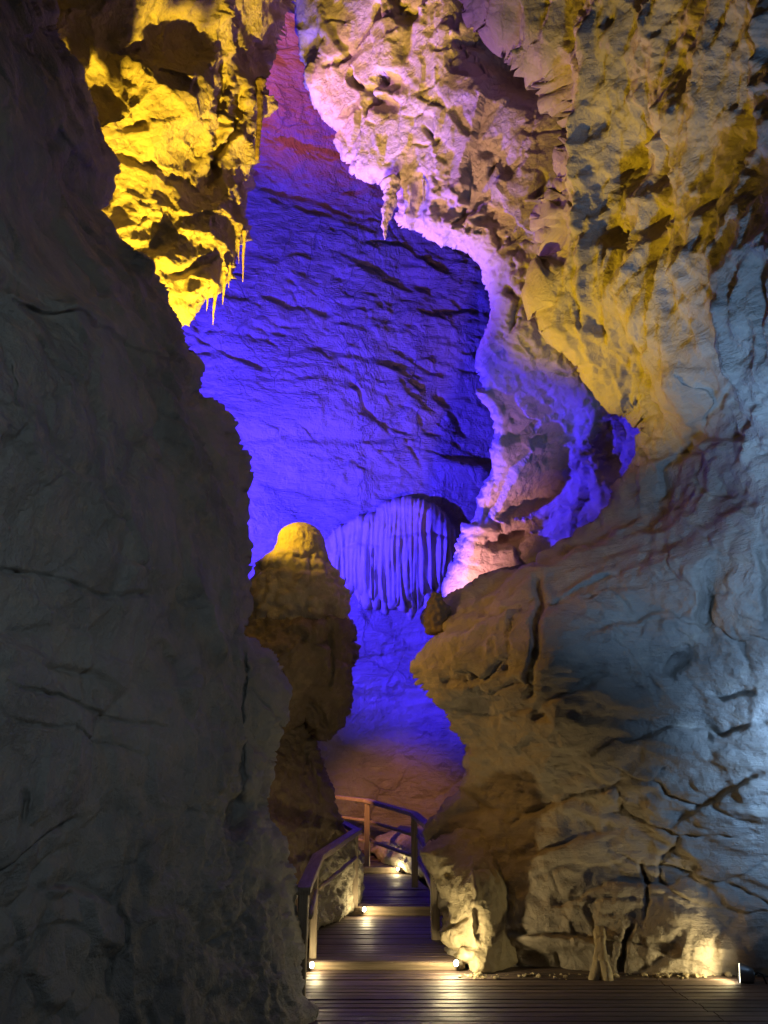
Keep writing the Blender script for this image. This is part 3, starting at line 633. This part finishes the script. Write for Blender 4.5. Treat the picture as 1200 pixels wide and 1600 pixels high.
# rubble where the rock meets the boards
_rs = random.Random(9); gv, gfc = [], []
_ico = [(0, 0, 1), (.9, 0, .3), (.28, .85, .35), (-.72, .53, .3), (-.72, -.53, .35), (.28, -.85, .3), (.7, .5, -.4), (-.27, .83, -.4), (-.88, 0, -.4), (-.27, -.83, -.4), (.7, -.5, -.4), (0, 0, -.8)]
_if = [(0, 1, 2), (0, 2, 3), (0, 3, 4), (0, 4, 5), (0, 5, 1), (1, 6, 2), (2, 7, 3), (3, 8, 4), (4, 9, 5), (5, 10, 1), (6, 7, 2), (7, 8, 3), (8, 9, 4), (9, 10, 5), (10, 6, 1), (11, 7, 6), (11, 8, 7), (11, 9, 8), (11, 10, 9), (11, 6, 10)]
for _ in range(170):
    px = _rs.choice([_rs.uniform(760, 1190), _rs.gauss(1045, 22), _rs.gauss(745, 10)]); r_ = .008 + .028 * _rs.random() ** 3
    py = 1522 + abs(_rs.gauss(0, 3)); c = on_z(px, py, r_ * .4); b0 = len(gv)
    for v in _ico: gv.append((c.x + v[0] * r_ * _rs.uniform(.7, 1.3), c.y + v[1] * r_ * _rs.uniform(.7, 1.3), c.z + v[2] * r_ * _rs.uniform(.5, .9)))
    gfc += [tuple(b0 + i for i in f) for f in _if]
o = link_mesh('gravel', gv, gfc, M_BOULD, smooth=False); tag(o, 'loose gravel where the right wall meets the boards', 'gravel', kind='stuff')

# ground under everything
gx = np.linspace(-14, 16, 150); gy = np.linspace(-4, 26, 150)
GX, GY = np.meshgrid(gx, gy); gp = np.stack([GX.ravel(), GY.ravel(), np.zeros(GX.size)], 1)
gp[:, 2] = -.30 + .12 * fbm(gp, .8, 4, 3) + .03 * ridged(gp, 3, 3, 5)
gf = [(r * 150 + c, r * 150 + c + 1, (r + 1) * 150 + c + 1, (r + 1) * 150 + c) for r in range(149) for c in range(149)]
o = link_mesh('ground', gp, gf, M_GROUND); tag(o, 'dark earth and rock floor of the cave below the boardwalk', 'ground', kind='structure')

# ------------------------------------------------------------------ boardwalk
class MB:
    def __init__(s): s.v, s.f = [], []
    def add(s, vs, fs):
        b = len(s.v); s.v += [tuple(v) for v in vs]; s.f += [tuple(b + i for i in f) for f in fs]
    def hexa(s, p8, bev=0.0):
        s.add(p8, [(0, 3, 2, 1), (4, 5, 6, 7), (0, 1, 5, 4), (1, 2, 6, 5), (2, 3, 7, 6), (3, 0, 4, 7)])
    def beam(s, a, b, w, h, up=Vector((0, 0, 1)), bev=.006, twist=0):
        a, b = Vector(a), Vector(b); d = (b - a).normalized(); x = d.cross(up)
        if x.length < 1e-4: x = d.cross(Vector((0, 1, 0)))
        x.normalize(); u = x.cross(d).normalized()
        sec = []
        hw, hh = w / 2, h / 2
        for sx, sy in ((-1, -1), (1, -1), (1, 1), (-1, 1)):
            if sx * sy > 0: c = [(sx * (hw), sy * (hh - bev)), (sx * (hw - bev), sy * hh)]
            else: c = [(sx * (hw - bev), sy * hh), (sx * hw, sy * (hh - bev))]
            sec += c if True else c
        n = len(sec)
        vs = [a + x * p + u * q for p, q in sec] + [b + x * p + u * q for p, q in sec]
        fs = [(k, (k + 1) % n, n + (k + 1) % n, n + k) for k in range(n)] + [tuple(range(n))[::-1], tuple(range(n, 2 * n))]
        s.add(vs, fs)
    def tube(s, pts, r, seg=14, wob=0, seed=1):
        rs = random.Random(seed); pts = [Vector(p) for p in pts]; n = len(pts); base = len(s.v); fs = []; vs = []
        for i, p in enumerate(pts):
            d = (pts[min(i + 1, n - 1)] - pts[max(i - 1, 0)]).normalized()
            x = d.cross(Vector((0, 0, 1)))
            if x.length < 1e-3: x = d.cross(Vector((0, 1, 0)))
            x.normalize(); u = x.cross(d)
            rr = r * (1 + wob * rs.uniform(-1, 1))
            for k in range(seg):
                a = 2 * math.pi * k / seg; vs.append(p + (x * math.cos(a) + u * math.sin(a)) * rr)
        for i in range(n - 1):
            for k in range(seg):
                a, b = i * seg + k, i * seg + (k + 1) % seg; fs.append((a, b, b + seg, a + seg))
        fs.append(tuple(range(seg))[::-1]); fs.append(tuple(range((n - 1) * seg, n * seg)))
        s.add(vs, fs)
    def build(s, name, mat, parent=None, smooth=False, origin=None):
        return link_mesh(name, np.array([tuple(v) for v in s.v]), s.f, mat, parent, smooth, origin)

z0 = 0.0
y_r1, t1 = 1516, t_on_z(1516, 0.0); z1 = (1.6 + ray(600, 1503)[2] * t1)
t2 = t_on_z(1431, z1); z2 = 1.6 + ray(600, 1416)[2] * t2
t3 = t_on_z(1365, z2); z3 = 1.6 + ray(600, 1355)[2] * t3
Yof = lambda y, t: (ray(600, y) * t)[1]
Y1, Y2, Y3 = Yof(1516, t1), Yof(1431, t2), Yof(1365, t3)
print('steps', t1, z1, t2, z2, t3, z3, Y1, Y2, Y3)
rsd = random.Random(4)
def planks(mb, y_from, y_to, z, left, right, w=.125, gap=.016, th=.035, slope=0.0, skew=0.0):
    y = y_from
    while y < y_to - .02:
        ww = min(w * rsd.uniform(.94, 1.05), y_to - y)
        if y_to - (y + ww) < .03: ww = y_to - y
        xl, xr = left(y + ww / 2), right(y + ww / 2)
        dz = rsd.uniform(-.003, .003); zz = z + slope * (y - y_from) + dz; tl = rsd.uniform(-.002, .002)
        cuts = [xl, xr]
        if xr - xl > 3: cuts = [xl, 2.6 + rsd.uniform(-.02, .02) - .05 * (y - 6), xr]
        for a, b in zip(cuts[:-1], cuts[1:]):
            g = .004; bv = .006
            y0_, y1_ = y, y + ww - gap
            sec = [(y0_, -th), (y1_, -th), (y1_, -bv), (y1_ - bv, 0), (y0_ + bv, 0), (y0_, -bv)]
            nseg = max(2, int((b - a) / .5)); n = len(sec); vs = []
            for k in range(nseg + 1):
                xx = a + g + (b - a - 2 * g) * k / nseg
                wz = .002 * math.sin(xx * 1.3 + y * 7)
                for (yy, q) in sec: vs.append((xx, yy + skew * xx, zz + q + wz + tl * (yy - y) / ww))
            fs = []
            for k in range(nseg):
                for m in range(n):
                    A, B = k * n + m, k * n + (m + 1) % n; fs.append((A, A + n, B + n, B))
            fs.append(tuple(range(n))); fs.append(tuple(range(nseg * n, nseg * n + n))[::-1])
            mb.add(vs, fs)
        y += ww
lin = lambda pa, pb: (lambda y: pa[0] + (pb[0] - pa[0]) * (y - pa[1]) / (pb[1] - pa[1]))
def xy(x, y, z): v = on_z(x, y, z); return (v.x, v.y)
mb = MB()
planks(mb, 1.0, Y1, 0.0, lambda y: -1.35 if y < 7.0 else -.95, lambda y: 4.6)
# deck beyond the riser line, in front of the right wall
planks(mb, Y1, Y1 + .7, 0.0, lambda y: .86, lambda y: 5.0)
planks(mb, Y1 + .02, Y2, z1, lin(xy(478, 1506, z1), xy(500, 1432, z1)), lin(xy(728, 1506, z1), xy(690, 1432, z1)))
planks(mb, Y2 + .02, Y3, z2, lin(xy(556, 1416, z2), xy(556, 1365, z2)), lin(xy(706, 1416, z2), xy(640, 1365, z2)))
planks(mb, Y3 + .02, Y3 + 3.2, z3, lambda y: -2.2, lin(xy(652, 1357, z3), xy(560, 1335, z3)), slope=.05)
deck = mb.build('boardwalk_path', M_DECK); tag(deck, 'dark wet timber boardwalk stepping up through the passage', 'boardwalk', kind='structure')
mb = MB()
for Yk, zl, zh, xa, xb in ((Y1, 0, z1, on_z(478, 1506, z1).x, on_z(728, 1506, z1).x), (Y2, z1, z2, on_z(500, 1420, z2).x, on_z(704, 1420, z2).x), (Y3, z2, z3, on_z(556, 1358, z3).x, on_z(645, 1358, z3).x)):
    mb.beam((xa, Yk + .008, (zl + zh) / 2 - .004), (xb, Yk + .008, (zl + zh) / 2 - .004), .022, zh - zl - .010, bev=.003)
mb.build('riser', M_RISER, deck)
mb = MB()
for sx in (-.9, .9, 2.4, 3.6):
    mb.beam((sx, 1.2, -.11), (sx, Y1 + .3, -.11), .08, .14)
mb.beam((-.7, Y1 + .1, -.02), (-.75, Y2, -.02), .08, .13); mb.beam((.75, Y1 + .1, -.02), (.8, Y2, -.02), .08, .13)
mb.build('joist', M_RAIL, deck)

# ------------------------------------------------------------------ railings
def bolt(x, y, t, parent, r=.022):
    c = V(x, y, t); n = Vector((0, -1, 0))
    m = MB(); m.tube([c + n * .000, c + n * .012], r, 14); m.build('bolt', M_BLACK, parent, True)
def post(base, top, w, parent, d=None):
    m = MB(); m.beam(base, top, w, d or w, up=Vector((0, 1, 0)), bev=.008)
    o = m.build('post', M_POST, parent)
    return o
rail1 = empty('railing', V(480, 1555, 6.5)); tag(rail1, 'near timber railing with violet lit handrail and wire free round bars along the left of the boardwalk', 'railing')
rail1['label'] = 'near timber railing with violet topped handrail on the left of the steps'
A1, B1, C1, D1 = V(475, 1390, 6.5), V(497, 1339, 7.9), V(559, 1298, 10.6), V(522, 1279, 12.4)
pA = post(Vector((V(474, 1500, 6.5).x, A1.y, -.25)), A1 - Vector((0, 0, .02)), .085, rail1)
pB = post(Vector((V(493, 1480, 7.9).x, B1.y, -.1)), Vector((V(493, 1345, 7.9).x, B1.y, B1.z - .02)), .07, rail1)
pC = post(Vector((V(556, 1415, 10.6).x, C1.y, 0.05)), Vector((V(556, 1300, 10.6).x, C1.y, C1.z - .02)), .075, rail1)
pC2 = post(Vector((V(551, 1400, 11.2).x, C1.y + .5, 0.05)), Vector((V(549, 1315, 11.2).x, C1.y + .5, C1.z - .05)), .06, rail1)
m = MB()
m.beam(A1 + (A1 - B1).normalized() * .06, B1, .12, .06); m.beam(B1 + (A1 - B1) * .01, C1, .12, .06); m.beam(C1 - (C1 - B1).normalized() * .06, D1, .12, .055)
m.build('handrail', M_RAIL, rail1)
for (xa, ya, ta, xb, yb, tb) in ((485, 1432, 6.6, 494, 1388, 7.9), (499, 1388, 7.95, 556, 1340, 10.5), (556, 1340, 10.7, 524, 1322, 12.3)):
    a, b = V(xa, ya, ta), V(xb, yb, tb); m = MB()
    m.tube([a.lerp(b, k / 12) + Vector((0, 0, .004 * math.sin(k * 1.7))) for k in range(13)], .024, 12, .06, int(xa)); m.build('bar', M_RAIL, rail1, True)
bolt(489, 1442, 7.82, rail1); bolt(557, 1376, 10.5, rail1); bolt(474, 1440, 6.42, rail1, .012)

rail2 = empty('railing', V(647, 1369, 12.4)); tag(rail2, 'far timber railing curving left in front of the blue back wall', 'railing')
E0, E1, E2, E3 = V(480, 1240, 16.0), V(574, 1251, 14.6), V(647, 1272, 12.4), V(694, 1312, 8.9)
for (x, yb, yt, t, zb) in ((574, 1342, 1256, 14.6, .3), (647, 1372, 1277, 12.4, .25), (678, 1456, 1318, 8.9, 0.05)):
    b, tp = V(x, yb, t), V(x, yt, t); b.x = tp.x; b.y = tp.y; b.z = min(b.z, zb + .2) - .1
    post(b, tp, .10 if x > 600 else .105, rail2)
m = MB(); m.beam(E0, E1, .13, .065); m.beam(E1 + (E0 - E1).normalized() * .02, E2, .13, .065); m.beam(E2 + (E1 - E2).normalized() * .02, E3, .13, .065); m.build('handrail', M_RAIL, rail2)
for (xa, ya, ta, xb, yb, tb) in ((576, 1283, 14.6, 644, 1304, 12.45), (576, 1313, 14.6, 644, 1337, 12.45), (500, 1272, 15.6, 570, 1282, 14.6), (500, 1304, 15.6, 570, 1314, 14.6), (653, 1306, 12.3, 684, 1360, 9.0), (653, 1340, 12.3, 684, 1408, 9.0)):
    a, b = V(xa, ya, ta), V(xb, yb, tb); m = MB(); m.tube([a.lerp(b, k / 8) for k in range(9)], .030, 12, .05, int(xa + ya)); m.build('bar', M_RAIL, rail2, True)
for bx, by, bt in ((648, 1304, 12.33), (648, 1338, 12.33), (678, 1413, 8.84)): bolt(bx, by, bt, rail2)

# ------------------------------------------------------------------ lamps
def spot(name, loc, target, color, power, angle=60, blend=.6, radius=.04, parent=None):
    l = bpy.data.lights.new(name, 'SPOT'); l.color = color; l.energy = power; l.spot_size = math.radians(angle); l.spot_blend = blend; l.shadow_soft_size = radius
    o = bpy.data.objects.new(name, l); COL.objects.link(o); o.location = loc
    o.rotation_euler = (Vector(target) - Vector(loc)).to_track_quat('-Z', 'Y').to_euler()
    if parent:
        o.parent = parent; o.matrix_parent_inverse = Matrix.Translation(-Vector(parent.location))
    return o
def point(name, loc, color, power, radius=.03, parent=None):
    l = bpy.data.lights.new(name, 'POINT'); l.color = color; l.energy = power; l.shadow_soft_size = radius
    o = bpy.data.objects.new(name, l); COL.objects.link(o); o.location = loc
    if parent: o.parent = parent; o.matrix_parent_inverse = Matrix.Translation(-Vector(parent.location))
    return o
WARM = (1.0, .80, .42)
def step_light(x, y, t, aim, label, power=3.0, r=.026, lift=None):
    c = V(x, y, t); root = empty('step_light', c); tag(root, label, 'step light', 'small warm step lights along the boardwalk')
    d = ((Vector(aim) - c).normalized() + Vector((0, -.9, .12))).normalized()
    m = MB(); m.tube([c - d * .055, c - d * .05, c - d * .012, c], r * 1.25, 20); m.build('housing', M_METAL, root, True)
    m = MB(); m.tube([c + d * .001, c + d * .006], r, 20); m.build('lens', M_LENS, root, True)
    m = MB(); m.beam(c - d * .03 + Vector((0, 0, -.05)), c - d * .03, .02, .015); m.build('bracket', M_BLACK, root)
    point('step_lamp', c + d * .045 + Vector((0, 0, .02)), WARM, power, .025, root) if not lift else point('step_lamp', c + Vector(lift), WARM, power, .025, root)
    return root
yy = Y1 - .05
step_light(487, 1508, t1 - .08, V(620, 1500, t1 - .1), 'step light at the left end of the lowest step by the near post', 7)
step_light(713, 1505, t1 - .08, V(600, 1500, t1 - .1), 'step light at the right end of the lowest step below the boulder', 26, lift=(-.07, -.16, .10))
step_light(569, 1421, t2 - .1, V(660, 1415, t2 - .2), 'step light on the second step beside the low stone wall', 11)
step_light(622, 1358, t3 - .1, V(560, 1358, t3 - .1), 'step light on the highest step near the far railing', 14)

# the floodlight at the foot of the right wall
fc = V(1158, 1521, 6.95); root = empty('floodlight', fc); tag(root, 'round metal floodlight lying on the boardwalk at the foot of the right wall', 'floodlight')
fd = Vector((-1, .42, .10)).normalized()
m = MB()
prof_ = [(-.11, .03), (-.10, .055), (-.05, .075), (0, .085), (.012, .088)]
vs, fs = [], []; seg = 28
x_ = fd.cross(Vector((0, 0, 1))).normalized(); u_ = x_.cross(fd)
for d_, r_ in prof_:
    for k in range(seg):
        a = 2 * math.pi * k / seg; vs.append(fc + fd * d_ + (x_ * math.cos(a) + u_ * math.sin(a)) * r_)
for i in range(len(prof_) - 1):
    for k in range(seg): fs.append((i * seg + k, i * seg + (k + 1) % seg, (i + 1) * seg + (k + 1) % seg, (i + 1) * seg + k))
fs.append(tuple(range(seg))); m.add(vs, fs); m.build('housing', M_METAL, root, True)
m = MB(); m.tube([fc + fd * .004, fc + fd * .014], .078, 28); m.build('lens', M_LENS2, root, True)
m = MB(); m.beam(fc + Vector((-.03, -.02, -.09)), fc + Vector((-.03, -.02, .0)), .03, .012); m.build('bracket', M_BLACK, root)
m = MB(); m.tube([fc - fd * .10, fc - fd * .14 + Vector((0, 0, .03)), fc - fd * .18 + Vector((0, 0, .02)), fc - fd * .20 + Vector((0, 0, -.05)), fc - fd * .26 + Vector((0, .05, -.08))], .009, 8); m.build('cable', M_BLACK, root, True)
spot('flood_lamp', fc + fd * .04, fc + Vector((-1, .22, .10)), (1.0, .80, .38), 26, 160, .6, .05, root)

YEL = (1.0, .62, .03); BLU = (.040, .020, 1.0); COOL = (.25, .49, 1.0); RED = (1.0, .16, .26); PINK = (1.0, .34, .55)
spot('yellow_lamp', V(280, 880, 7.3), V(280, 250, 7.9), YEL, 4600, 78, .7, .05)
spot('amber_lamp', V(345, 770, 9.2), V(470, 845, 10.0), YEL, 170, 52, 1.0, .03)
spot('gold_lamp', V(335, 960, 8.9), V(1000, 310, 8.2), (1.0, .64, .015), 2000, 54, .9, .06)
spot('peach_lamp', V(335, 960, 8.9), V(660, 270, 11.2), (1.0, .50, .30), 2600, 36, .8, .06)
spot('ledge_lamp', V(335, 930, 8.3), V(790, 1080, 8.2), (1.0, .54, .12), 150, 66, .9, .06)
spot('blue_lamp', V(210, 860, 12.7), V(560, 620, 17.5), BLU, 8600, 138, .3, .10)
spot('mauve_lamp', V(705, 1005, 11.4), V(640, 350, 17.5), (1.0, .40, .42), 380, 90, .8, .06)
spot('violet_lamp', V(385, 420, 11.9), V(630, 300, 11.1), (.58, .22, 1.0), 600, 90, .7, .06)
spot('indigo_lamp', V(690, 1005, 11.4), V(690, 620, 11.4), (.30, .14, 1.0), 430, 76, .9, .06)
spot('pink_lamp', V(350, 180, 11.8), V(560, 130, 11.8), (1.0, .38, .70), 300, 66, .8, .06)
spot('red_lamp', V(330, -120, 13), V(450, 60, 16.5), RED, 800, 84, .8, .06)
spot('cool_lamp', V(1560, 1200, 5.3), V(1340, 1120, 7.2), COOL, 1100, 106, 1.0, .3)
spot('cool_high_lamp', V(1265, 960, 4.4), V(1090, 760, 7.1), COOL, 250, 96, .9, .3)
spot('cool_roof_lamp', V(1240, 1740, 3.7), V(1270, 330, 5.8), (.20, .45, 1.0), 850, 48, .9, .1)
spot('warm_lamp', V(470, 1180, 13.5), V(640, 1310, 17), (1.0, .40, .16), 300, 60, .9, .06)
spot('left_wall_fill', (1.2, -1.2, 2.8), (-1.4, 3.6, 3.1), (.88, 1.0, 1.03), 200, 66, 1.0, .08)  # added fill light behind the camera, only to brighten the left wall

w = bpy.data.worlds.new('World'); S.world = w; w.use_nodes = True
bg = w.node_tree.nodes['Background']; bg.inputs['Color'].default_value = (.85, .9, 1.0, 1); bg.inputs['Strength'].default_value = .010

cd = bpy.data.cameras.new('camera'); cam = bpy.data.objects.new('camera', cd); COL.objects.link(cam)
cam.location = CAM.tolist(); cam.rotation_euler = (math.pi / 2 + PITCH, 0, 0)
cd.sensor_fit = 'VERTICAL'; cd.sensor_height = 36; cd.sensor_width = 27; cd.lens = 27; cd.clip_end = 200; cd.clip_start = .05
S.camera = cam
S.view_settings.view_transform = 'Standard'; S.view_settings.look = 'None'; S.view_settings.exposure = 0; S.view_settings.gamma = 1
S.cycles.use_denoising = True; S.cycles.max_bounces = 5; S.cycles.diffuse_bounces = 3; S.cycles.sample_clamp_indirect = 4
